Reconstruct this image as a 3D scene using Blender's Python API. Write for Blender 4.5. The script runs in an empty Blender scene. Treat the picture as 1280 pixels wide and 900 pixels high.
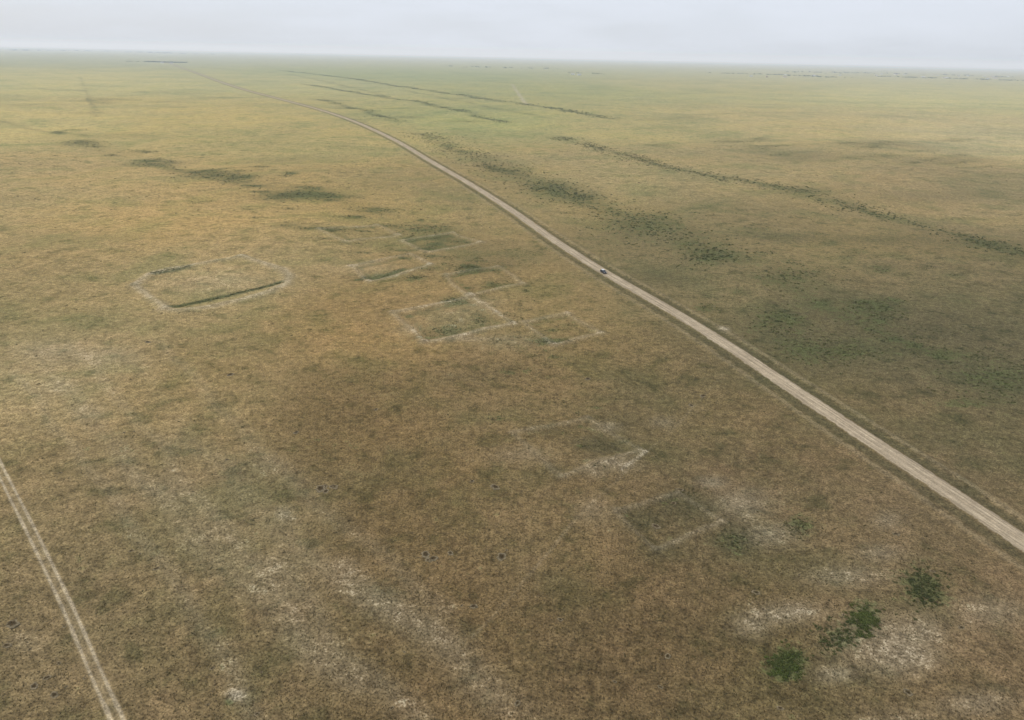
import bpy, bmesh, math, numpy as np
from mathutils import Vector, Matrix
rng = np.random.default_rng(7)
rb = np.random.default_rng(21)
sc = bpy.context.scene
sc.view_settings.view_transform = 'Standard'
sc.view_settings.look = 'None'
sc.view_settings.exposure = 0

# ------------------------------------------------------------------ survey
# Station of the drone and its orientation: used to turn bearings read off
# the aerial photograph into fixed positions (metres) on the flat steppe.
H = 120.0
F = 914.0
P = math.radians(22.63)
RO = math.radians(1.25)
fwd = np.array([0, math.cos(P), -math.sin(P)])
r0 = np.array([1.0, 0, 0]); u0 = np.array([0, math.sin(P), math.cos(P)])
rgt = r0*math.cos(RO) + u0*math.sin(RO)
up = u0*math.cos(RO) - r0*math.sin(RO)

def G(u, v):
    d = fwd + (u-640)/F*rgt + (450-v)/F*up
    dz = min(d[2], -0.0025)
    t = H/(-dz)
    return np.array([d[0]*t, d[1]*t])

def lin(c):
    c = np.asarray(c, float)/255.0
    return np.where(c <= 0.04045, c/12.92, ((c+0.055)/1.055)**2.4)

# ------------------------------------------------------------------ layout
ROAD_PX = [(1420,771),(1280,680),(1160,600),(1060,534),(960,467),(900,427),(840,390),(762,345),(700,306),(640,264),
           (590,232),(540,203),(500,179),(470,164),(440,151),(400,137.5),(350,124),(310,113.5),(280,104),(250,93),(225,84),(205,76.5)]
ROAD = np.array([G(*p) for p in ROAD_PX])

def catmull(pts, step0=2.5, grow=0.006):
    pts = np.asarray(pts); out = []
    ext = np.vstack([2*pts[0]-pts[1], pts, 2*pts[-1]-pts[-2]])
    for i in range(1, len(ext)-2):
        a, b, c, d = ext[i-1:i+3]
        t1 = math.sqrt(np.linalg.norm(b-a)); t2 = math.sqrt(np.linalg.norm(c-b)); t3 = math.sqrt(np.linalg.norm(d-c))
        m1 = (c-b) + t2*((b-a)/t1 - (c-a)/(t1+t2))
        m2 = (c-b) + t2*((d-c)/t3 - (d-b)/(t2+t3))
        L = np.linalg.norm(c-b)
        n = max(2, int(L/(step0 + grow*np.linalg.norm(b))))
        for k in range(n):
            s = k/n
            out.append((2*s**3-3*s*s+1)*b + (s**3-2*s*s+s)*m1 + (-2*s**3+3*s*s)*c + (s**3-s*s)*m2)
    out.append(pts[-1])
    return np.array(out)

TINT = [(40,75,(142,140,98)),(100,100,(162,152,96)),(300,100,(152,146,94)),(500,95,(134,137,86)),(700,110,(140,138,84)),
(900,110,(152,143,90)),(1150,120,(162,154,102)),(60,150,(164,148,90)),(250,150,(158,141,82)),(420,170,(150,135,80)),
(600,150,(140,138,82)),(800,160,(150,138,86)),(1000,160,(158,142,92)),(1240,170,(162,148,104)),(60,230,(150,130,82)),
(250,270,(150,127,77)),(430,250,(144,123,72)),(600,230,(130,114,71)),(750,210,(142,126,81)),(950,200,(138,123,80)),
(1150,230,(134,117,77)),(60,350,(138,119,75)),(270,350,(146,126,81)),(450,400,(134,110,65)),(650,350,(124,106,66)),
(850,340,(110,98,63)),(1000,300,(118,104,66)),(1200,340,(106,94,61)),(1050,430,(91,83,54)),(1230,450,(93,84,56)),  # right mid-ground set darker: cloud shade painted into the ground tint
(1200,560,(99,86,58)),(60,480,(140,122,82)),(250,480,(126,108,68)),(450,520,(111,91,55)),(650,500,(112,94,59)),
(850,520,(100,87,56)),(100,620,(120,103,68)),(300,650,(119,102,68)),(500,650,(104,86,53)),(700,650,(106,89,58)),
(950,600,(100,84,57)),(1100,640,(106,90,61)),(100,800,(112,96,64)),(300,820,(109,91,60)),(550,800,(103,84,52)),
(750,800,(96,79,50)),(950,850,(94,79,50)),(1150,850,(102,85,56)),(1250,800,(108,90,61))]
TP = np.array([G(u, v) for u, v, c in TINT])
TC = np.array([lin(c) for u, v, c in TINT])
lum = TC@np.array([.2126, .7152, .0722])
TC = (TC*.86 + lum[:, None]*np.array([1.03, .99, .84])*.14)*.97
def pol(xy):
    return np.stack([np.arctan2(xy[:, 0], xy[:, 1])/0.22, np.log(np.hypot(xy[:, 0], xy[:, 1])+1)/0.33], 1)
TPP = pol(TP)
def tint(xy):
    q = pol(xy); acc = np.zeros((len(q), 3)); ws = np.zeros(len(q))
    for p, c in zip(TPP, TC):
        w = 1.0/(((q-p)**2).sum(1)+0.12)**2.2
        acc += w[:, None]*c; ws += w
    return acc/ws[:, None]

# channels: 0 green, 1 bare, 2 dark
BLOBS = [ # u,v,ru,rv,ch,amp
 (380,243,60,6,0,.7),(270,222,46,6,0,.6),(185,205,40,5,0,.56),(100,180,36,5,0,.6),(230,213,40,5,0,.42),(345,247,36,4,0,.5),
 (530,285,54,9,0,.6),(470,262,40,6,0,.55),(550,297,40,7,0,.45),(415,290,30,4,0,.5),(360,285,26,4,0,.46),
 (587,338,22,8,0,.75),(555,410,26,8,0,.65),(568,375,22,7,0,.7),(600,399,12,6,0,.65),(680,425,22,5,0,.75),(520,347,18,5,0,.65),
 (470,345,30,5,0,.5),(640,460,30,6,0,.5),(620,330,50,12,2,.35),(615,357,14,5,0,.65),(520,420,16,5,0,.45),
 (975,402,46,20,0,.62),(990,350,50,16,0,.56),(1090,392,44,14,0,.58),(1030,440,85,18,0,.58),(1240,472,70,28,0,.54),
 (1150,415,110,12,2,.4),(885,385,20,7,0,.6),(820,348,50,12,2,.4),(1220,505,60,10,0,.48),(1180,440,60,6,0,.52),
 (690,235,44,14,0,.56),(800,280,70,24,0,.5),(890,322,42,13,0,.6),(730,245,34,9,0,.54),(640,212,40,10,0,.46),
 (1010,240,50,8,0,.54),(1230,305,60,9,0,.54),(1110,180,90,8,2,.34),(1010,195,80,7,2,.34),(1160,245,120,10,2,.34),
 (975,298,80,8,2,.38),(1100,300,110,10,2,.36),(1200,200,90,6,2,.34),
 (860,628,44,22,2,.85),(805,650,34,20,2,.75),(920,672,34,20,2,.75),(920,672,20,14,0,.6),(1000,655,26,16,0,.7),(750,555,44,16,2,.65),
 (830,690,46,16,2,.6),(700,590,36,12,2,.45),(770,520,46,16,2,.45),(690,540,40,16,2,.45),(600,470,70,12,2,.4),
 (500,560,120,30,2,.25),(420,620,90,30,2,.22),(640,740,120,40,2,.2),
 (983,827,30,24,0,.85),(1080,776,26,22,0,.8),(1048,798,30,20,0,.65),(1155,735,36,32,0,.8),(945,740,8,6,0,.6),(1150,700,34,17,2,.4),
 (1100,800,74,40,1,.45),(1130,825,50,24,1,.45),(985,765,50,16,1,.50),(1060,720,60,16,1,.44),(1045,840,34,14,1,.45),(1150,795,34,28,1,.42),
 (930,625,42,24,1,.50),(890,597,24,10,1,.52),(965,665,40,18,1,.47),(770,580,36,11,1,.46),(745,592,20,9,1,.38),(760,528,22,7,1,.42),
 (1240,765,55,24,1,.42),(1225,880,55,18,1,.46),(1110,650,22,13,1,.43),(1100,690,34,12,1,.45),(295,865,13,9,1,.85),(285,873,9,6,0,.8),
 (650,570,50,15,1,.36),(740,640,28,22,1,.34),(940,780,34,20,1,.42),(355,640,14,11,1,.5),
 (360,705,44,28,1,.20),(490,750,44,32,1,.20),(550,800,54,42,1,.20),(600,860,54,32,1,.20),(250,670,44,32,1,.22),(330,580,26,13,1,.28),
 (110,520,30,14,1,.36),(75,490,30,14,1,.35),(130,450,70,20,1,.33),(60,440,50,16,1,.33),(200,610,44,22,1,.25),(30,800,28,18,1,.30),
 (560,395,80,24,1,.30),(510,408,18,7,1,.36),(585,421,45,4,1,.40),(600,380,32,11,1,.30),(460,335,66,10,1,.32),
 (270,352,90,18,1,.38),(905,412,7,4,1,1.0),(830,520,22,9,1,.40),(1120,900,60,20,1,.3),(640,425,50,12,1,.32),
 (400,560,90,20,0,.28),(150,560,70,20,0,.26),(560,310,60,8,0,.3),(350,200,90,6,0,.38),(160,170,80,5,0,.38),
 (130,300,90,8,0,.30),(420,470,80,16,0,.24),(40,540,50,12,2,.3),(460,830,60,20,2,.25),(120,700,60,20,0,.24),
]
# broken dashes of greener grass following the old field lines
DASH = []
def dashes(p, q, n, sx, sy, ru, rv, a):
    for k in range(n):
        t_ = rb.random()
        DASH.append((p[0]+(q[0]-p[0])*t_+rb.normal(0, sx), p[1]+(q[1]-p[1])*t_+rb.normal(0, sy), rb.uniform(.4, 1.2)*ru, rb.uniform(.5, 1.2)*rv, 0, a*rb.uniform(.7, 1.15)))
dashes((70,165), (400,250), 30, 24, 7, 22, 2.6, .62)
dashes((400,250), (640,345), 26, 28, 11, 18, 3.4, .58)
dashes((280,250), (520,330), 14, 30, 9, 20, 2.8, .50)
dashes((580,350), (700,440), 14, 26, 12, 12, 3.5, .55)
dashes((650,450), (800,600), 12, 34, 20, 16, 5, .45)
dashes((820,180), (1270,200), 18, 20, 10, 36, 3.2, .50)
dashes((920,300), (1270,380), 20, 30, 26, 26, 4.5, .48)
dashes((930,350), (1260,470), 18, 30, 20, 16, 4, .56)
dashes((20,125), (600,140), 16, 30, 12, 40, 1.8, .46)
BLOBS += DASH
def rect(a, b, c, d, w=2.6, amp=.50, h=.7, g=.50):
    """low grassy bank round a sunken plot, greener ditch on the inside"""
    cx = [(a[0]+b[0]+c[0]+d[0])/4, (a[1]+b[1]+c[1]+d[1])/4]
    o = []
    P4 = [a, b, c, d]
    for n_, (p, q) in enumerate(zip(P4, P4[1:]+P4[:1])):
        o.append(([p, q], w, 1, amp*(1, .85, 1.1, .85)[n_], h))
        s = .76
        pi = (cx[0]+(p[0]-cx[0])*s, cx[1]+(p[1]-cx[1])*s); qi = (cx[0]+(q[0]-cx[0])*s, cx[1]+(q[1]-cx[1])*s)
        o.append(([pi, qi], w*1.1, 0, g*(1.15, .7, 1, .8)[n_], -.3))
    return o
STROKES = [ # pts, width m, ch, amp, height
 ([(216,384),(260,375),(310,364),(352,353)],2.8,0,1.05,-.25),
 ([(205,390),(222,391),(300,375),(362,355),(352,337),(300,325)],3.8,1,.58,1.2),
 ([(170,358),(190,345),(240,334),(300,325)],3.8,1,.56,1.1),
 ([(190,345),(240,336)],2.4,0,.9,-.2),
 ([(170,358),(207,387)],3.4,1,.56,1.0),
 ([(445,348),(480,344),(503,337)],2.8,0,.85,-.2),
 ([(30,430),(110,520),(200,620),(300,720),(420,830),(500,900)],5,1,.27,0.1),
 ([(150,440),(250,560),(350,660),(460,740),(560,820),(680,905)],6,1,.29,0.1),
 ([(90,430),(200,560),(300,690),(380,790),(440,860)],4,1,.27,0.1),
 ([(430,700),(520,780),(620,870)],5,1,.30,0.1),([(330,700),(400,770),(470,860),(520,900)],4,1,.29,0.0),
 ([(200,430),(300,540),(420,640),(560,760)],4,1,.26,0.0),([(20,470),(90,560),(180,680),(260,790),(330,900)],3,1,.28,0.0),
 ([(810,560),(790,575),(775,588)],.6,1,.75,0.0),
 ([(590,795),(640,745),(700,672),(750,622),(800,570),(850,520),(905,467)],0.5,1,.42,0.0),
 ([(100,96),(108,115),(122,145)],9,0,.50,0.0),([(640,105),(648,117),(657,130)],7,1,1.1,0.0),
 ([(350,88),(430,97),(520,111),(620,125),(700,137),(765,149)],26,0,.72,0.0),
 ([(380,105),(460,118),(540,131),(635,153)],20,0,.66,0.0),([(400,124),(450,137),(500,153)],20,0,.6,0.0),
 ([(250,84),(350,92),(480,118)],24,0,.52,0.0),([(500,112),(620,135),(700,150)],16,0,.5,0.0),
 ([(525,165),(600,200),(680,232),(760,262),(830,288),(915,325)],26,0,.54,0.0),
 ([(700,172),(800,200),(900,222),(1000,240),(1090,265),(1200,295),(1280,318)],18,0,.58,0.0),
 ([(560,90),(700,97),(850,101),(1000,104)],60,0,.5,0.0),([(800,150),(1000,140),(1200,150)],22,0,.4,0.0),
 ([(150,152),(250,153),(330,150)],9,1,.42,0.0),([(700,120),(900,122),(1100,118)],16,1,.42,0.0),
 ([(0,150),(60,165),(130,172)],12,0,.45,0.0),([(940,350),(1000,372),(1060,400),(1150,440)],9,0,.5,0.0),
 ([(60,170),(150,192),(270,222),(380,243),(470,262),(560,292),(620,330)],24,0,.32,0.0),
 ([(60,112),(300,118)],30,0,.42,0.0),([(850,128),(1270,138)],30,0,.42,0.0),([(900,172),(1270,190)],20,2,.35,0.0),
]
STROKES += rect((437,333),(512,318),(540,333),(462,351)) + rect((492,389),(590,371),(640,404),(530,426), 2.8, .50) \
  + rect((555,345),(622,335),(655,357),(582,370), 2.6, .46) + rect((640,545),(735,520),(800,560),(700,600), 2, .36, .4, .26) \
  + rect((400,290),(470,280),(500,292),(430,304), 3.0, .48) + rect((655,402),(710,392),(750,414),(690,428), 2.6, .44, .5, .42) \
  + rect((500,300),(565,290),(600,303),(535,316), 3.0, .46) + rect((770,640),(850,615),(905,650),(815,685), 1.6, .36, .4, .3)
BL = []
for u, v, ru, rv, ch, a in BLOBS:
    c = G(u, v); A = (G(u+ru, v)-G(u-ru, v))/2; B = (G(u, v+rv)-G(u, v-rv))/2
    M = np.linalg.inv(np.stack([A, B], 1))
    BL.append((c, M, max(np.linalg.norm(A), np.linalg.norm(B))*2.3, ch, a))
ST = [(catmull([G(*p) for p in pts], 6, .02), w, ch, a, h) for pts, w, ch, a, h in STROKES]

def seg_dist(xy, line):
    d = np.full(len(xy), 1e9)
    for a, b in zip(line[:-1], line[1:]):
        ab = b-a; L2 = (ab**2).sum()
        t = np.clip(((xy-a)@ab)/L2, 0, 1)
        q = a + t[:, None]*ab
        d = np.minimum(d, np.hypot(*(xy-q).T))
    return d

def fields(xy):
    m = np.zeros((len(xy), 3)); h = np.zeros(len(xy))
    X, Y = xy[:, 0], xy[:, 1]
    brk = .82 + .24*np.sin(X/31+1.3*np.sin(Y/47))*np.sin(Y/23+1.1*np.sin(X/39)) + .14*np.sin(X/9.+Y/13.)
    for c, M, R, ch, a in BL:
        idx = np.nonzero((np.abs(X-c[0]) < R) & (np.abs(Y-c[1]) < R))[0]
        if len(idx) == 0: continue
        q = (xy[idx]-c)@M.T
        f = a*np.exp(-((q**2).sum(1))*0.9)
        m[idx, ch] = np.maximum(m[idx, ch], f) + 0.35*np.minimum(m[idx, ch], f)
        if ch == 2: h[idx] -= 0.5*f
    for line, w, ch, a, hh in ST:
        lo = line.min(0)-3*w-3; hi = line.max(0)+3*w+3
        idx = np.nonzero((X > lo[0]) & (X < hi[0]) & (Y > lo[1]) & (Y < hi[1]))[0]
        if len(idx) == 0: continue
        p = xy[idx]; wa = min(w*.3, 6)
        p = p + wa*np.stack([np.sin(p[:, 1]/(5+w)+np.sin(p[:, 0]/11)), np.sin(p[:, 0]/(4+w)+1.7*np.sin(p[:, 1]/13))], 1)
        d = seg_dist(p, line)
        f = np.exp(-(d/w)**2)
        h[idx] += hh*f
        if w > 4 or w < 1: f = f*brk[idx]
        m[idx, ch] = np.maximum(m[idx, ch], a*f) + 0.35*np.minimum(m[idx, ch], a*f)
    return m, h

WV = []
for k in range(22):
    wl = 14*1.17**k; an = rng.uniform(0, math.pi*2)
    WV.append((math.cos(an)*2*math.pi/wl, math.sin(an)*2*math.pi/wl, rng.uniform(0, 6.28), 0.0036*wl**0.9))
def waves(xy):
    z = np.zeros(len(xy))
    for kx, ky, ph, a in WV: z += a*np.sin(kx*xy[:, 0]+ky*xy[:, 1]+ph)
    return z
ROADC = catmull(ROAD)
ROADS = catmull(ROAD, 25, .03)
TRACK_PX = [(-60,480),(-25,540),(0,590),(40,668),(90,770),(118,835),(147,900),(165,950),(190,1040)]
TRACKC = catmull([G(*p) for p in TRACK_PX], 1.2, .0)
def height(xy, extra=None):
    d = seg_dist(xy, ROADS)
    k = np.clip((d-20)/25, 0, 1); k = k*k*(3-2*k)
    if extra is None: extra = fields(xy)[1]
    return (waves(xy)+extra)*k

# ------------------------------------------------------------------ mesh helper
def mesh_from(name, co, faces, smooth=True):
    me = bpy.data.meshes.new(name)
    co = np.asarray(co, np.float32); faces = np.asarray(faces, np.int32)
    n = faces.shape[1]
    me.vertices.add(len(co)); me.vertices.foreach_set('co', co.ravel())
    me.loops.add(faces.size); me.loops.foreach_set('vertex_index', faces.ravel())
    me.polygons.add(len(faces))
    me.polygons.foreach_set('loop_start', np.arange(0, faces.size, n, dtype=np.int32))
    me.polygons.foreach_set('loop_total', np.full(len(faces), n, np.int32))
    me.update(calc_edges=True)
    me.polygons.foreach_set('use_smooth', np.full(len(faces), smooth))
    ob = bpy.data.objects.new(name, me); sc.collection.objects.link(ob)
    return ob
def attr(ob, name, arr):
    a = ob.data.attributes.new(name, 'FLOAT_COLOR', 'POINT')
    arr = np.asarray(arr, np.float32)
    if arr.shape[1] == 3: arr = np.hstack([arr, np.ones((len(arr), 1), np.float32)])
    a.data.foreach_set('color', arr.ravel())

# ------------------------------------------------------------------ materials
class NT:
    def __init__(s, mat):
        mat.use_nodes = True; s.t = mat.node_tree; s.t.nodes.clear(); s.n = s.t.nodes; s.l = s.t.links
    def add(s, typ, **kw):
        nd = s.n.new(typ)
        for k, v in kw.items(): setattr(nd, k, v)
        return nd
    def put(s, sock, v):
        if isinstance(v, bpy.types.NodeSocket): s.l.new(v, sock)
        else: sock.default_value = v
    def m(s, op, a, b=0.0, c=0.0):
        nd = s.add('ShaderNodeMath', operation=op)
        s.put(nd.inputs[0], a); s.put(nd.inputs[1], b); s.put(nd.inputs[2], c); return nd.outputs[0]
    def ss(s, x, a, b, lo=0.0, hi=1.0, typ='SMOOTHSTEP'):
        nd = s.add('ShaderNodeMapRange', interpolation_type=typ)
        s.put(nd.inputs['Value'], x); nd.inputs['From Min'].default_value = a; nd.inputs['From Max'].default_value = b
        nd.inputs['To Min'].default_value = lo; nd.inputs['To Max'].default_value = hi; return nd.outputs[0]
    def noise(s, vec, scale, detail=4, rough=.55, dist=0.0):
        nd = s.add('ShaderNodeTexNoise'); s.put(nd.inputs['Vector'], vec)
        nd.inputs['Scale'].default_value = scale; nd.inputs['Detail'].default_value = detail
        nd.inputs['Roughness'].default_value = rough; nd.inputs['Distortion'].default_value = dist
        return nd.outputs['Fac']
    def mix(s, f, a, b, mode='MIX'):
        nd = s.add('ShaderNodeMix', data_type='RGBA', blend_type=mode)
        s.put(nd.inputs[0], f); s.put(nd.inputs[6], a); s.put(nd.inputs[7], b); return nd.outputs[2]
    def out(s, surf):
        o = s.add('ShaderNodeOutputMaterial'); s.l.new(surf, o.inputs['Surface'])

def steppe_material(name, kind='ground'):
    mat = bpy.data.materials.new(name); t = NT(mat)
    pos = t.add('ShaderNodeNewGeometry').outputs['Position']
    tn = t.add('ShaderNodeAttribute', attribute_name='tint').outputs['Color']
    mk = t.add('ShaderNodeSeparateColor'); t.l.new(t.add('ShaderNodeAttribute', attribute_name='cover').outputs['Color'], mk.inputs[0])
    g, b, dk = mk.outputs[0], mk.outputs[1], mk.outputs[2]
    nA = t.noise(pos, .0045, 3, .6)
    n0 = t.noise(pos, .02, 4, .62)
    n1 = t.noise(pos, .09, 4, .65)
    n2 = t.noise(pos, .42, 3, .65)
    n3 = t.noise(pos, 1.7, 2, .7)
    n4 = t.noise(pos, 5.5, 1, .6)
    def sh(fac, cur, mul): return t.mix(fac, cur, mul, 'MULTIPLY')
    col = sh(t.ss(n0, .46, .66, 0, .85), tn, (.70, .79, .73, 1))
    col = sh(t.ss(nA, .45, .62, 0, .8), col, (1.12, 1.08, 1.01, 1))
    col = sh(t.ss(nA, .48, .34, 0, .8), col, (.82, .87, .86, 1))
    col = sh(t.ss(n1, .50, .66, 0, .85), col, (1.28, 1.24, 1.28, 1))
    col = sh(t.ss(n1, .48, .32, 0, .85), col, (.60, .67, .62, 1))
    val = t.m('ADD', t.m('MULTIPLY', t.m('SUBTRACT', n2, .5), 1.8), 1.0)
    val = t.m('MULTIPLY', val, t.m('ADD', t.m('MULTIPLY', t.m('SUBTRACT', n3, .5), 2.5), 1.0))
    val = t.m('MULTIPLY', val, t.m('ADD', t.m('MULTIPLY', t.m('SUBTRACT', n4, .5), 1.4), 1.0))
    val = t.m('MULTIPLY', val, t.m('ADD', t.m('MULTIPLY', t.m('SUBTRACT', n0, .5), .5), 1.0))
    # damp hollows, and cloud shade painted in as darker cover
    df = t.ss(t.m('ADD', dk, t.m('ADD', t.m('MULTIPLY', t.m('SUBTRACT', n1, .5), 1.1), t.m('MULTIPLY', t.m('SUBTRACT', n0, .5), .7))), .05, .75, 0, .68)
    col = t.mix(df, col, (.060, .056, .027, 1))
    # green cover
    gj = t.m('ADD', g, t.m('ADD', t.m('MULTIPLY', t.m('SUBTRACT', n1, .5), 1.9), t.m('MULTIPLY', t.m('SUBTRACT', n2, .5), 1.6)))
    gf = t.m('ADD', t.ss(gj, .38, .72, 0, .60), t.ss(g, .0, 1.0, 0, .26))
    col = t.mix(gf, col, (.062, .072, .027, 1))
    # bare saline crust
    bj = t.m('ADD', b, t.m('ADD', t.m('MULTIPLY', t.m('SUBTRACT', n3, .5), 1.2), t.m('MULTIPLY', t.m('SUBTRACT', n1, .5), 1.5)))
    bj = t.m('ADD', bj, t.m('MULTIPLY', t.m('SUBTRACT', n2, .5), 1.1))
    bf = t.m('ADD', t.ss(bj, .48, .98, 0, .38), t.ss(b, .0, 1.0, 0, .46))
    col = t.mix(bf, col, (.34, .295, .21, 1))
    if kind != 'ground':
        rd = t.add('ShaderNodeSeparateXYZ'); t.l.new(t.add('ShaderNodeAttribute', attribute_name='lane').outputs['Vector'], rd.inputs[0])
        d, s_ = rd.outputs[0], rd.outputs[1]
        cv = t.add('ShaderNodeCombineXYZ'); t.l.new(t.m('MULTIPLY', d, 1.3), cv.inputs[0]); t.l.new(t.m('MULTIPLY', s_, .035), cv.inputs[1])
        st = t.noise(cv.outputs[0], 1.0, 4, .6)
        ad = t.m('ABSOLUTE', d)
        if kind == 'road':
            adn = t.m('ADD', ad, t.m('ADD', t.m('MULTIPLY', t.m('SUBTRACT', n2, .5), 2.6), t.m('MULTIPLY', t.m('SUBTRACT', n1, .5), 2.0)))
            ditch = t.m('MULTIPLY', t.ss(adn, 3.6, 5.2), t.ss(adn, 9.5, 7.0))
            col = t.mix(t.m('MULTIPLY', ditch, .60), col, (.066, .060, .030, 1))
            bank = t.m('MULTIPLY', t.ss(adn, 8.6, 9.8), t.ss(adn, 12.5, 10.8))
            col = t.mix(t.m('MULTIPLY', bank, .30), col, (.22, .18, .11, 1))
            rc = t.mix(t.ss(st, .40, .62), (.23, .185, .125, 1), (.38, .315, .22, 1))
            rut = t.m('MULTIPLY', t.ss(t.m('ABSOLUTE', t.m('SUBTRACT', ad, 1.35)), .75, .1), .45)
            rc = t.mix(rut, rc, (.44, .37, .265, 1))
            rc = t.mix(t.ss(ad, 2.7, 3.9, 0, .45), rc, (.23, .19, .13, 1))
            rc = t.mix(t.m('MULTIPLY', t.ss(n1, .42, .62), .5), rc, (.26, .21, .145, 1))
            col = t.mix(t.ss(adn, 4.1, 3.4), col, rc)
            val = t.m('ADD', t.m('MULTIPLY', t.m('SUBTRACT', val, 1.0), t.ss(adn, 3.3, 4.6, .4, 1.0)), 1.0)
        else:
            w = t.m('ADD', t.m('ABSOLUTE', t.m('SUBTRACT', ad, .95)), t.m('MULTIPLY', t.m('SUBTRACT', n3, .5), .9))
            w = t.m('ADD', w, t.m('MULTIPLY', t.m('SUBTRACT', n1, .5), .7))
            rc = t.mix(st, (.26, .21, .135, 1), (.40, .335, .225, 1))
            col = t.mix(t.m('MULTIPLY', t.ss(ad, 1.9, 1.1), .35), col, (.25, .20, .12, 1))
            col = t.mix(t.ss(w, .50, .18, 0, .85), col, rc)
    cm = t.add('ShaderNodeVectorMath', operation='SCALE')
    t.l.new(col, cm.inputs[0]); t.l.new(t.m('MAXIMUM', val, .25), cm.inputs['Scale'])
    bs = t.add('ShaderNodeBsdfDiffuse'); t.l.new(cm.outputs[0], bs.inputs['Color']); bs.inputs['Roughness'].default_value = 0
    t.out(bs.outputs[0])
    return mat

def plain(name, c, rough=.8, metal=0, var=.15, scale=3):
    mat = bpy.data.materials.new(name); t = NT(mat)
    n = t.noise(t.add('ShaderNodeTexCoord').outputs['Object'], scale, 4)
    a = tuple(x*(1-var) for x in c)+(1,); b = tuple(min(1, x*(1+var)) for x in c)+(1,)
    p = t.add('ShaderNodeBsdfPrincipled'); t.l.new(t.mix(n, a, b), p.inputs['Base Color'])
    p.inputs['Roughness'].default_value = rough; p.inputs['Metallic'].default_value = metal
    t.out(p.outputs[0]); return mat
def foliage(name, trans=.3):
    mat = bpy.data.materials.new(name); t = NT(mat)
    c = t.add('ShaderNodeAttribute', attribute_name='leafcol').outputs['Color']
    n = t.noise(t.add('ShaderNodeNewGeometry').outputs['Position'], 2.0, 1)
    cm = t.add('ShaderNodeVectorMath', operation='SCALE'); t.l.new(c, cm.inputs[0]); t.l.new(t.ss(n, .3, .7, .75, 1.25), cm.inputs['Scale'])
    d = t.add('ShaderNodeBsdfDiffuse'); t.l.new(cm.outputs[0], d.inputs[0])
    if trans == 0: t.out(d.outputs[0]); return mat
    tr = t.add('ShaderNodeBsdfTranslucent'); t.l.new(cm.outputs[0], tr.inputs[0])
    mx = t.add('ShaderNodeMixShader'); mx.inputs[0].default_value = trans
    t.l.new(d.outputs[0], mx.inputs[1]); t.l.new(tr.outputs[0], mx.inputs[2]); t.out(mx.outputs[0]); return mat

# ------------------------------------------------------------------ ground
az = np.concatenate([np.radians(np.linspace(-90, -48, 30, endpoint=False)), np.radians(np.arange(-48, 48, .15)), np.radians(np.linspace(48, 90, 30))])
rr = np.concatenate([np.linspace(5, 85, 24, endpoint=False), np.exp(np.arange(math.log(85), math.log(45000), .0065)), [45500]])
RR, AZ = np.meshgrid(rr, az, indexing='ij')
xy = np.stack([(RR*np.sin(AZ)).ravel(), (RR*np.cos(AZ)).ravel()], 1)
m, hx = fields(xy)
z = height(xy, hx)
far = np.clip(1-(RR.ravel()-3000)/5000, 0, 1); z = z*far
nr, na = len(rr), len(az)
i = (np.arange(nr-1)[:, None]*na + np.arange(na-1)[None, :]).ravel()
faces = np.stack([i, i+1, i+na+1, i+na], 1)[:, ::-1]
ground = mesh_from('ground', np.column_stack([xy, z]), faces)
attr(ground, 'tint', tint(xy)); attr(ground, 'cover', m)
ground.data.materials.append(steppe_material('steppe_grassland'))

def ribbon(name, line, offs, prof, kind, lift=.03):
    tg = np.gradient(line, axis=0); tg /= np.linalg.norm(tg, axis=1)[:, None]
    nrm = np.stack([tg[:, 1], -tg[:, 0]], 1)
    s = np.concatenate([[0], np.cumsum(np.linalg.norm(np.diff(line, axis=0), axis=1))])
    offs = np.array(offs); n = len(offs)
    # the road broadens a little beyond the first kilometre
    ws = 1+.5*np.clip((np.hypot(*line.T)-700)/2500, 0, 1) if kind == 'road' else np.ones(len(line))
    pts = (line[:, None, :] + (offs[None, :]*ws[:, None])[..., None]*nrm[:, None, :]).reshape(-1, 2)
    mm, hh = fields(pts)
    zz = height(pts, hh) + np.tile(prof, len(line)) + lift
    i = (np.arange(len(line)-1)[:, None]*n + np.arange(n-1)[None, :]).ravel()
    ob = mesh_from(name, np.column_stack([pts, zz]), np.stack([i, i+1, i+n+1, i+n], 1))
    attr(ob, 'tint', tint(pts)); attr(ob, 'cover', mm)
    attr(ob, 'lane', np.column_stack([np.tile(offs, len(line)), np.repeat(s, n), np.zeros(len(pts))]))
    ob.data.materials.append(steppe_material(name+'_soil', kind))
    return ob
offs = [-14,-12,-10.5,-9,-7.5,-6,-5,-4.2,-3.6,-2.4,-1.2,0,1.2,2.4,3.6,4.2,5,6,7.5,9,10.5,12,14]
prof = [0,.25,.5,.3,.05,.06,.22,.42,.55,.62,.60,.68,.60,.62,.55,.42,.22,.06,.05,.35,.65,.3,0]
ribbon('gravel_road', ROADC, offs, prof, 'road')
to = [-3.5,-2.6,-1.9,-1.4,-.95,-.5,0,.5,.95,1.4,1.9,2.6,3.5]
ribbon('dirt_track', TRACKC, to, [0,.01,.02,.01,-.01,.02,.05,.02,-.01,.01,.02,.01,0], 'track', .035)

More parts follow.
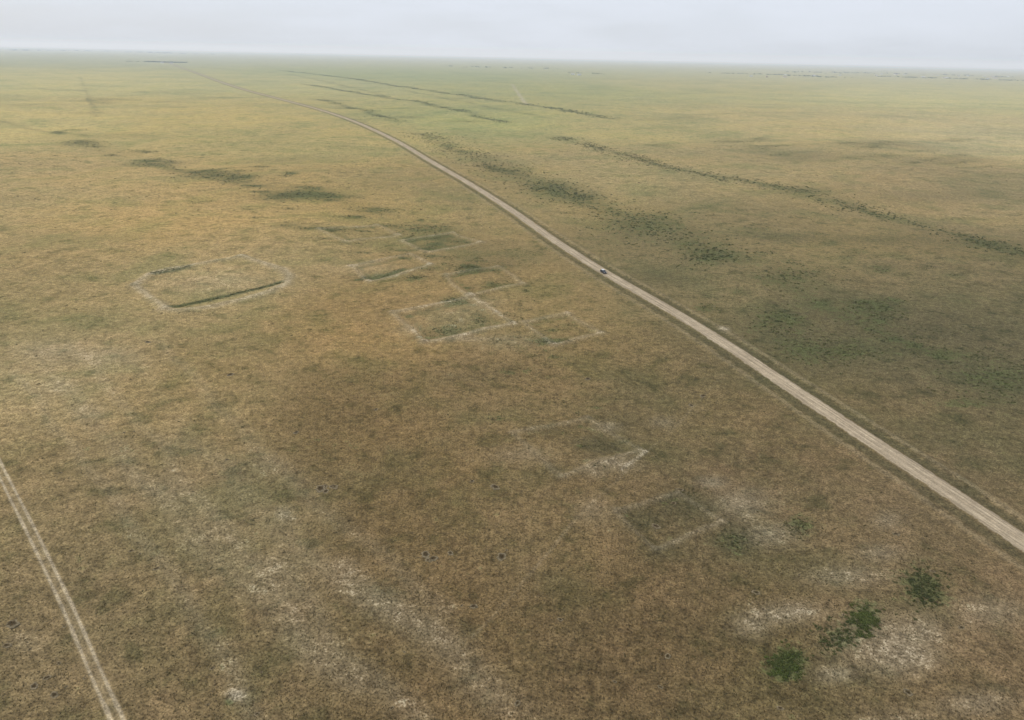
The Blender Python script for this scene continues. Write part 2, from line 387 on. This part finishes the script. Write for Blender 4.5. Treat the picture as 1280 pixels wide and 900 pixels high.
# ------------------------------------------------------------------ vegetation
FOL = foliage('shrub_foliage')
def leaves(name, B, nleaf, col=(.082, .094, .033), leafk=.20, lobes=5, mat=FOL):
    """B: array x,y,R,H ; one mesh of many small leaf clumps"""
    B = np.asarray(B, float); n = len(B)
    zb = height(B[:, :2])*np.clip(1-(np.hypot(B[:, 0], B[:, 1])-3000)/5000, 0, 1)
    lo = rng.uniform(-1, 1, (n, lobes, 3))*[.62, .62, .25]; lo[..., 2] = np.abs(lo[..., 2])+.12
    lk = rng.integers(0, lobes, (n, nleaf))
    c = lo[np.arange(n)[:, None], lk]
    v = rng.normal(size=(n, nleaf, 3)); v /= np.linalg.norm(v, axis=2)[..., None]
    rad = rng.uniform(.55, 1, (n, nleaf, 1))**.6*rng.uniform(.32, .6, (n, lobes))[np.arange(n)[:, None], lk][..., None]
    p = c + v*rad
    p[..., 2] = np.abs(p[..., 2])
    sc3 = np.stack([B[:, 2], B[:, 2], B[:, 3]], 1)[:, None, :]
    ctr = p*sc3; ctr[..., 0] += B[:, 0:1]; ctr[..., 1] += B[:, 1:2]; ctr[..., 2] += zb[:, None]
    nrm = v + rng.normal(size=v.shape)*.45; nrm[..., 2] += .5
    nrm /= np.linalg.norm(nrm, axis=2)[..., None]
    t1 = np.cross(nrm, rng.normal(size=nrm.shape)); t1 /= np.linalg.norm(t1, axis=2)[..., None]
    t2 = np.cross(nrm, t1)
    ls = (B[:, 2]*leafk)[:, None, None]*rng.uniform(.6, 1.3, (n, nleaf, 1))
    q = np.stack([ctr+t1*ls, ctr+t2*ls*.7, ctr-t1*ls*.9, ctr-t2*ls*.6], 2).reshape(-1, 3)
    q[:, 2] = np.maximum(q[:, 2], np.repeat(zb, nleaf*4)+.01)
    f = np.arange(len(q)).reshape(-1, 4)
    ob = mesh_from(name, q, f, False)
    shade = rng.uniform(.65, 1.35, (n, nleaf, 1))*rng.uniform(.8, 1.25, (n, 1, 1))
    hue = rng.uniform(0, 1, (n, 1, 1))
    cc = (np.array(col)*(1-hue*.5) + np.array([.13, .12, .048])*hue*.5)*shade
    attr(ob, 'leafcol', np.repeat(cc.reshape(-1, 3), 4, axis=0))
    ob.data.materials.append(mat); return ob
def along(px, w, n, R, Hh, jit=1.0, dens=None):
    line = catmull([G(*p) for p in px], 5, .01)
    s = np.concatenate([[0], np.cumsum(np.linalg.norm(np.diff(line, axis=0), axis=1))])
    tg = np.gradient(line, axis=0); tg /= np.linalg.norm(tg, axis=1)[:, None]
    q = rng.uniform(0, s[-1], n)
    if jit: q = q[(np.sin(q/s[-1]*37+px[0][0])+np.sin(q/23.+1)+rng.uniform(-1.6, 1.6, len(q))) > -.2]
    o = rng.normal(0, w/2, len(q))
    x = np.interp(q, s, line[:, 0])+o*np.interp(q, s, tg[:, 1]); y = np.interp(q, s, line[:, 1])-o*np.interp(q, s, tg[:, 0])
    k = rng.uniform(.45, 1.4, len(q))
    return np.column_stack([x, y, R*k, Hh*k])
def patch(u, v, ru, rv, n, R, Hh, sg=.5):
    c = G(u, v); A = (G(u+ru, v)-G(u-ru, v))/2; B = (G(u, v+rv)-G(u, v-rv))/2
    g = rng.normal(0, sg, (n, 2)); k = rng.uniform(.4, 1.3, n)
    p = c + g[:, :1]*A + g[:, 1:]*B
    return np.column_stack([p, R*k, Hh*k])

leaves('shrub_belt', along([(525,165),(600,200),(680,232),(760,262),(830,288),(915,325)], 40, 2700, 1.3, .8), 32)
leaves('shrub_belt', along([(700,172),(800,200),(900,222),(1000,240),(1090,265),(1200,295),(1290,320)], 26, 2700, 1.25, .75), 32)
HC = (.10, .124, .042)
leaves('hedgerow', along([(350,88),(430,97),(520,111),(620,125),(700,137),(765,149)], 28, 2000, 2.6, 1.4), 26, col=HC)
leaves('hedgerow', along([(380,105),(460,118),(540,131),(635,153)], 22, 1200, 2.0, 1.1), 26, col=HC)
leaves('hedgerow', along([(400,124),(450,137),(500,153)], 20, 400, 1.8, 1.0), 26, col=HC)
sh = [patch(975,402,40,18,150,.9,.5), patch(990,350,46,16,120,1.0,.6), patch(1090,392,44,15,140,.8,.45), patch(1030,440,85,22,260,.7,.4),
      patch(1240,472,70,32,220,.7,.4), patch(690,235,40,14,90,1.4,.9), patch(890,322,38,13,140,1.2,.8), patch(725,245,30,10,60,1.4,.8),
      patch(800,283,65,24,140,1.2,.7), patch(1150,415,100,18,120,.6,.35), patch(885,385,20,7,34,.7,.4), patch(1180,440,60,8,60,.6,.4)]
leaves('steppe_shrubs', np.vstack(sh), 38)
lw = [patch(380,243,58,7,170,1.1,.45), patch(270,222,46,6,130,1.2,.45), patch(185,205,40,6,90,1.2,.5), patch(100,180,36,5,80,1.3,.5),
      patch(530,285,50,9,150,.9,.35), patch(470,262,40,6,90,.9,.35), patch(587,338,20,8,80,.7,.35), patch(555,410,24,8,90,.55,.3),
      patch(568,375,20,6,60,.6,.3), patch(600,399,11,5,36,.55,.3), patch(680,425,20,5,60,.5,.3), patch(640,460,26,6,26,.45,.25),
      patch(520,347,18,4,40,.7,.3), patch(615,357,13,4,40,.6,.3), patch(415,290,28,4,50,.8,.3),
      patch(750,555,30,10,60,.35,.22), patch(860,615,26,10,60,.35,.22), patch(920,672,24,15,130,.38,.25), patch(1000,655,22,13,110,.38,.25),
      patch(860,640,40,20,80,.3,.2), patch(810,650,30,16,60,.3,.2),
      along([(216,384),(260,375),(310,364),(352,353)], 2.4, 230, .6, .25, 0), along([(190,345),(240,336)], 2.2, 80, .6, .2, 0),
      along([(445,348),(480,344),(503,337)], 2.6, 70, .6, .25, 0), patch(1155,705,25,10,20,.3,.22), patch(945,740,8,6,12,.35,.3)]
for (u, v, ru, rv, ch, a_) in DASH:
    lw.append(patch(u, v, ru, rv, int(6+ru*.6), min(1.3, .0011*math.hypot(*G(u, v))+.15), .35))
leaves('low_scrub', np.vstack(lw), 32, col=(.066, .072, .029))
# dense green bushes, near right
leaves('green_bush', patch(983,827,25,21,190,.72,.5,.40), 120, col=(.080, .108, .027), leafk=.13, lobes=7)
leaves('green_bush', patch(1080,776,23,21,170,.72,.5,.40), 120, col=(.080, .106, .027), leafk=.13, lobes=7)
leaves('green_bush', patch(1048,797,30,20,120,.52,.35), 110, col=(.072, .090, .030), leafk=.13, lobes=7)
leaves('green_bush', patch(1155,735,30,30,260,.54,.3,.45), 110, col=(.062, .076, .027), leafk=.13, lobes=7)
# scattered single bushes over the plain
n = 4200
a = rng.uniform(-.84, .84, n); r = np.exp(rng.uniform(math.log(120), math.log(3500), n))
pts = np.column_stack([r*np.sin(a), r*np.cos(a)])
keep = seg_dist(pts, ROADS) > 8
k = rng.uniform(.3, 1.0, n)**1.6
leaves('scattered_shrubs', np.column_stack([pts, .22+.9*k*np.clip(r/450, .36, 1.7), .15+.4*k*np.clip(r/500, .35, 1.5)])[keep], 22, col=(.062, .058, .026))
# distant trees
dt = [along([(185,77.5),(230,78.5)], 60, 110, 14, 9, 0), along([(150,77),(190,77)], 40, 20, 9, 5, 0),
      along([(890,91.5),(960,93),(1050,97)], 160, 170, 13, 6), along([(1100,95.5),(1180,98),(1285,101)], 220, 260, 11, 7),
      along([(980,90),(1120,92),(1280,97)], 400, 120, 18, 8), along([(700,90),(760,93)], 60, 40, 10, 5), along([(560,83),(700,86)], 300, 40, 18, 7),
      along([(0,62.5),(120,64),(260,68)], 300, 120, 50, 14)]
leaves('distant_trees', np.vstack(dt), 20, col=(.055, .068, .034), leafk=.3)

# grass tufts in the near field
TM = foliage('dry_grass_blades')
n = 90000
a = rng.uniform(-.83, .83, n); r = 90*np.exp(rng.uniform(0, 1, n)**.8*math.log(6))
gp = np.column_stack([r*np.sin(a), r*np.cos(a)])
keep = (seg_dist(gp, ROADS) > 4.3) & (seg_dist(gp, TRACKC[::6]) > 1.7)
gp = gp[keep]; n = len(gp); gz = height(gp)
nb = 4
an = rng.uniform(0, 6.28, (n, nb)); L = rng.uniform(.10, .30, (n, nb)); w = .05+.05*rng.random((n, nb))
base = np.column_stack([gp, gz])[:, None, :]
dx = np.stack([np.cos(an), np.sin(an), np.zeros_like(an)], 2); sx = np.stack([-np.sin(an), np.cos(an), np.zeros_like(an)], 2)
tip = base + dx*L[..., None]*.9 + np.array([0, 0, 1])*(L*rng.uniform(.5, 1.2, L.shape))[..., None]
A = base + sx*w[..., None]; Bq = base - sx*w[..., None]
q = np.stack([A, Bq, tip], 2).reshape(-1, 3)
tf = mesh_from('grass_tufts', q, np.arange(len(q)).reshape(-1, 3), False)
tc = tint(gp); k = rng.uniform(.6, 1.4, (n, 1)); gmix = rng.random((n, 1))**2
tc = (tc*(1-gmix*.6)+np.array([.085, .086, .036])*gmix*.6)*k
attr(tf, 'leafcol', np.repeat(tc, nb*3, axis=0)); tf.data.materials.append(TM)

# ------------------------------------------------------------------ burrows
bm_px = [(400,606,1.2),(416,603,.8),(407,609,.7),(532,692,.9),(541,697,.8),(563,690,.6),(627,695,1.0),(619,608,1.0),(590,600,.5),
         (418,604,.6),(15,780,1.0),(8,806,.6),(41,853,.6),(66,863,.6),(57,842,.5),(820,657,.8),(842,627,.6),(288,470,1.0),(592,757,.6),(195,707,.5),
         (835,818,.5),(945,740,.6),(1120,668,.6),(370,540,.7),(470,510,.6),(185,430,.9),(735,470,.9),(330,910,.5),(1135,865,.6),(700,775,.4),
         (536,699,.6),(405,603,.7),(880,490,1.0),(865,500,.8),(850,610,.7)]
for k in range(50):
    bm_px.append((rng.uniform(10, 1250), rng.uniform(400, 890), rng.uniform(.2, .45)))
vs, fs, cs = [], [], []
prf = [(0,-.02,(.044,.031,.014)),(.45,.02,(.046,.033,.016)),(.8,.10,(.062,.046,.024)),(1.05,.14,(.10,.080,.048)),(1.35,.07,(.17,.138,.085)),(1.7,-.03,(.13,.105,.065))]
for u, v, s in bm_px:
    c = G(u, v)
    if seg_dist(np.array([c]), ROADS)[0] < 8: continue
    z0 = float(height(np.array([c]))[0]); s *= .88
    b0 = len(vs)
    for k, (pr, pz, pc) in enumerate(prf):
        for j in range(16):
            th = j/16*6.283; rj = pr*s*(1+.22*math.sin(th*2+u)+.14*math.sin(th*5+v))
            vs.append((c[0]+rj*math.cos(th), c[1]+rj*math.sin(th), z0+.04+pz*s*(1+.3*math.sin(th+u)))); cs.append(pc)
            if k:
                o = b0+(k-1)*16; fs.append((o+j, o+16+j, o+16+(j+1) % 16, o+(j+1) % 16))
bo = mesh_from('burrow_mounds', vs, fs); attr(bo, 'leafcol', np.array(cs)); bo.data.materials.append(foliage('burrow_soil', 0))

# ------------------------------------------------------------------ car
def box_part(name, verts, faces, mat, parent, bev=.03, loc=(0, 0, 0)):
    me = bpy.data.meshes.new(name); me.from_pydata(verts, [], faces); me.update()
    ob = bpy.data.objects.new(name, me); sc.collection.objects.link(ob); ob.parent = parent; ob.location = loc
    me.materials.append(mat)
    if bev:
        b = ob.modifiers.new('b', 'BEVEL'); b.width = bev; b.segments = 3
    return ob
def prism(section, y0, y1, in0=0):
    """section in x-z, extruded along y"""
    n = len(section); v = [(x, y0, z) for x, z in section]+[(x, y1, z) for x, z in section]
    f = [tuple(range(n)), tuple(range(2*n-1, n-1, -1))]+[((i+1) % n, i, n+i, n+(i+1) % n) for i in range(n)]
    return v, f
car = bpy.data.objects.new('car', None); sc.collection.objects.link(car)
paint = plain('dark_car_paint', (.035, .035, .04), .3, .3, .05); glass = plain('car_glass', (.02, .025, .03), .08, 0, .05)
rub = plain('tyre_rubber', (.02, .02, .02), .9); rim = plain('alloy_rim', (.5, .5, .52), .35, .8, .05)
lampw = plain('headlamp_glass', (.8, .8, .78), .15); lampr = plain('tail_lamp', (.35, .02, .02), .2); roofm = plain('light_roof_paint', (.5, .51, .52), .35)
sec = [(-2.25,.42),(-2.3,.75),(-2.2,1.02),(-1.2,1.08),(1.0,1.06),(2.05,.95),(2.25,.75),(2.25,.42),(1.85,.32),(-1.9,.32)]
v, f = prism(sec, -.9, .9); box_part('body', v, f, paint, car, .07)
b = [(-2.1,-.84,1.05),(-2.1,.84,1.05),(1.05,.84,1.05),(1.05,-.84,1.05),(-1.75,-.68,1.58),(-1.75,.68,1.58),(.35,.68,1.6),(.35,-.68,1.6)]
box_part('windows', b, [(0,3,2,1),(4,5,6,7),(0,1,5,4),(1,2,6,5),(2,3,7,6),(3,0,4,7)], glass, car, .04)
r_ = [(-1.82,-.7,1.575),(-1.82,.7,1.575),(.4,.7,1.595),(.4,-.7,1.595),(-1.7,-.62,1.67),(-1.7,.62,1.67),(.25,.62,1.68),(.25,-.62,1.68)]
box_part('roof', r_, [(0,3,2,1),(4,5,6,7),(0,1,5,4),(1,2,6,5),(2,3,7,6),(3,0,4,7)], roofm, car, .03)
for k, (x, s) in enumerate([(1.42,1),(1.42,-1),(-1.4,1),(-1.4,-1)]):
    for nm, rd, dp, mt in (('tyre', .36, .24, rub), ('rim', .22, .26, rim)):
        me = bpy.data.meshes.new(nm); bm = bmesh.new()
        bmesh.ops.create_cone(bm, cap_ends=True, segments=24, radius1=rd, radius2=rd, depth=dp, matrix=Matrix.Rotation(math.pi/2, 4, 'X'))
        bm.to_mesh(me); bm.free(); me.materials.append(mt)
        ob = bpy.data.objects.new(f'{nm}_{k+1}', me); sc.collection.objects.link(ob); ob.parent = car; ob.location = (x, s*.82, .36)
for s in (1, -1):
    v, f = prism([(2.18,.68),(2.27,.68),(2.24,.84),(2.14,.84)], s*.62-.18, s*.62+.18); box_part('headlamp', v, f, lampw, car, .01)
    v, f = prism([(-2.33,.7),(-2.26,.7),(-2.22,.98),(-2.28,.98)], s*.74-.1, s*.74+.1); box_part('tail_lamp', v, f, lampr, car, .01)
    v, f = prism([(.75,1.05),(.95,1.05),(.92,1.2),(.78,1.2)], s*1.0-.1, s*1.0+.1); box_part('mirror', v, f, paint, car, .02)
    for x in (-1.2, -.35, .62):   # pillars
        v, f = prism([(x-.04,1.05),(x+.04,1.05),(x-.02 if x < .5 else x-.42,1.585),(x-.1 if x < .5 else x-.5,1.585)], s*.77-.08, s*.77+.085); box_part('pillar', v, f, paint, car, 0)
v, f = prism([(2.2,.36),(2.33,.38),(2.33,.55),(2.2,.6)], -.85, .85); box_part('front_bumper', v, f, rub, car, .03)
v, f = prism([(-2.38,.38),(-2.2,.36),(-2.2,.6),(-2.38,.58)], -.85, .85); box_part('rear_bumper', v, f, rub, car, .03)
cp = G(749, 344)
j = int(np.argmin(np.hypot(*(ROADC-cp).T))); tg = ROADC[j+1]-ROADC[j]; tg /= np.linalg.norm(tg)
nr_ = np.array([tg[1], -tg[0]]); pc = ROADC[j]-nr_*1.7
car.location = (pc[0], pc[1], .645); car.rotation_euler = (0, 0, math.atan2(-tg[1], -tg[0])); car.scale = (1.15, 1.15, 1.15)

# ------------------------------------------------------------------ village
wallw = plain('whitewashed_wall', (.72, .70, .66)); wallb = plain('clay_brick_wall', (.42, .33, .26))
roofs = [plain('grey_slate_roof', (.30, .30, .31)), plain('rusty_iron_roof', (.25, .14, .10)), plain('pale_metal_roof', (.55, .57, .6))]
doorm = plain('wooden_door', (.12, .07, .04)); winm = plain('window_glass', (.04, .05, .06), .15)
def house(c, L, W, Hh, rot, wm, rm):
    e = bpy.data.objects.new('village_house', None); sc.collection.objects.link(e)
    e.location = (c[0], c[1], 0); e.rotation_euler = (0, 0, rot)
    v, f = prism([(-L/2,-.5),(L/2,-.5),(L/2,Hh),(-L/2,Hh)], -W/2, W/2); box_part('walls', v, f, wm, e, 0)
    o = .5; rh = W*.32
    v = [(-L/2-o,-W/2-o,Hh+.01),(L/2+o,-W/2-o,Hh+.01),(L/2+o,W/2+o,Hh+.01),(-L/2-o,W/2+o,Hh+.01),(-L/2-o,0,Hh+rh),(L/2+o,0,Hh+rh)]
    box_part('roof', v, [(0,3,2,1),(0,1,5,4),(2,3,4,5),(0,4,3),(1,2,5)], rm, e, 0)
    nw = max(2, int(L/3.5))
    for k in range(nw):
        x = -L/2+(k+.5)*L/nw
        for s in (-1, 1):
            if s < 0 and k == nw//2:
                v, f = prism([(x-.5,0),(x+.5,0),(x+.5,2.1),(x-.5,2.1)], -W/2-.05, -W/2-.003); box_part('door', v, f, doorm, e, 0)
            else:
                y = s*(W/2+.03); v, f = prism([(x-.6,1.0),(x+.6,1.0),(x+.6,2.2),(x-.6,2.2)], y-.025, y+.025); box_part('window', v, f, winm, e, 0)
    v, f = prism([(L*.2,Hh+rh*.4),(L*.2+.7,Hh+rh*.4),(L*.2+.7,Hh+rh+.9),(L*.2,Hh+rh+.9)], -.35, .35); box_part('chimney', v, f, wallb, e, 0)
for k in range(26):
    u = rng.uniform(1090, 1279) if k < 20 else rng.uniform(900, 1080)
    v = 84+(u-1280)*.0218+rng.uniform(12.5, 16) if k < 20 else rng.uniform(94, 97)
    c = G(u, v)
    house(c, rng.uniform(14, 40), rng.uniform(8, 14), rng.uniform(3.2, 6.5), rng.uniform(-.6, .6), wallw if rng.random() < .7 else wallb, roofs[k % 3])
for (u, v) in [(716, 93.5), (724, 94), (203, 79), (214, 79.4)]:
    house(G(u, v), 26, 11, 5, rng.uniform(-.4, .4), wallw, roofs[0])

# ------------------------------------------------------------------ haze
hz = bpy.data.meshes.new('atmosphere_haze'); bm = bmesh.new(); bmesh.ops.create_cube(bm, size=1); bm.to_mesh(hz); bm.free()
ho = bpy.data.objects.new('atmosphere_haze', hz); sc.collection.objects.link(ho)
ho.scale = (120000, 120000, 245); ho.location = (0, 0, 117.5)
hm = bpy.data.materials.new('thin_haze'); t = NT(hm)
K = 1/15000
vs_ = t.add('ShaderNodeVolumeScatter'); vs_.inputs['Color'].default_value = (.80, .91, 1.0, 1); vs_.inputs['Density'].default_value = K; vs_.inputs['Anisotropy'].default_value = 0.1
em = t.add('ShaderNodeEmission'); em.inputs[0].default_value = (.60, .82, 1.0, 1); em.inputs[1].default_value = .16*K  # faint blue glow added in place of multiply scattered daylight
ad_ = t.add('ShaderNodeAddShader'); t.l.new(vs_.outputs[0], ad_.inputs[0]); t.l.new(em.outputs[0], ad_.inputs[1])
o = t.add('ShaderNodeOutputMaterial'); t.l.new(ad_.outputs[0], o.inputs['Volume']); hz.materials.append(hm)

# ------------------------------------------------------------------ sky and sun
EL, AZS = math.radians(52), math.radians(-65)
w = bpy.data.worlds.new('World'); sc.world = w; w.use_nodes = True; nt = w.node_tree; nt.nodes.clear()
class WT(NT):
    def __init__(s, tree): s.t = tree; s.n = tree.nodes; s.l = tree.links
t = WT(nt)
sky = t.add('ShaderNodeTexSky', sky_type='NISHITA'); sky.sun_disc = False; sky.sun_elevation = EL; sky.sun_rotation = AZS % (2*math.pi)
sky.air_density = 1; sky.dust_density = 2; sky.ozone_density = 1.5
tc_ = t.add('ShaderNodeTexCoord'); mp = t.add('ShaderNodeMapping'); mp.inputs['Scale'].default_value = (1, 1, 5)
t.l.new(tc_.outputs['Generated'], mp.inputs['Vector'])
nz = t.noise(mp.outputs[0], 1.7, 5, .5)
col = t.mix(t.ss(nz, .36, .62, .70, .97), sky.outputs[0], (7.8, 8.3, 9.2, 1))
bg = t.add('ShaderNodeBackground'); t.l.new(col, bg.inputs[0]); bg.inputs[1].default_value = .1
o = t.add('ShaderNodeOutputWorld'); t.l.new(bg.outputs[0], o.inputs[0])
sd = bpy.data.lights.new('sun', 'SUN'); sd.energy = 2.9; sd.angle = math.radians(1.0); sd.color = (1, .94, .85)
so = bpy.data.objects.new('sun', sd); sc.collection.objects.link(so)
S = Vector((math.sin(AZS)*math.cos(EL), math.cos(AZS)*math.cos(EL), math.sin(EL)))
so.rotation_euler = S.to_track_quat('Z', 'Y').to_euler(); so.location = (0, 0, 300)

# ------------------------------------------------------------------ camera
cd = bpy.data.cameras.new('camera'); cd.sensor_width = 36; cd.lens = 36*F/1280; cd.clip_end = 200000; cd.clip_start = .5
co = bpy.data.objects.new('camera', cd); sc.collection.objects.link(co)
bk = -fwd
co.matrix_world = Matrix(((rgt[0], up[0], bk[0], 0), (rgt[1], up[1], bk[1], 0), (rgt[2], up[2], bk[2], H), (0, 0, 0, 1)))
sc.camera = co
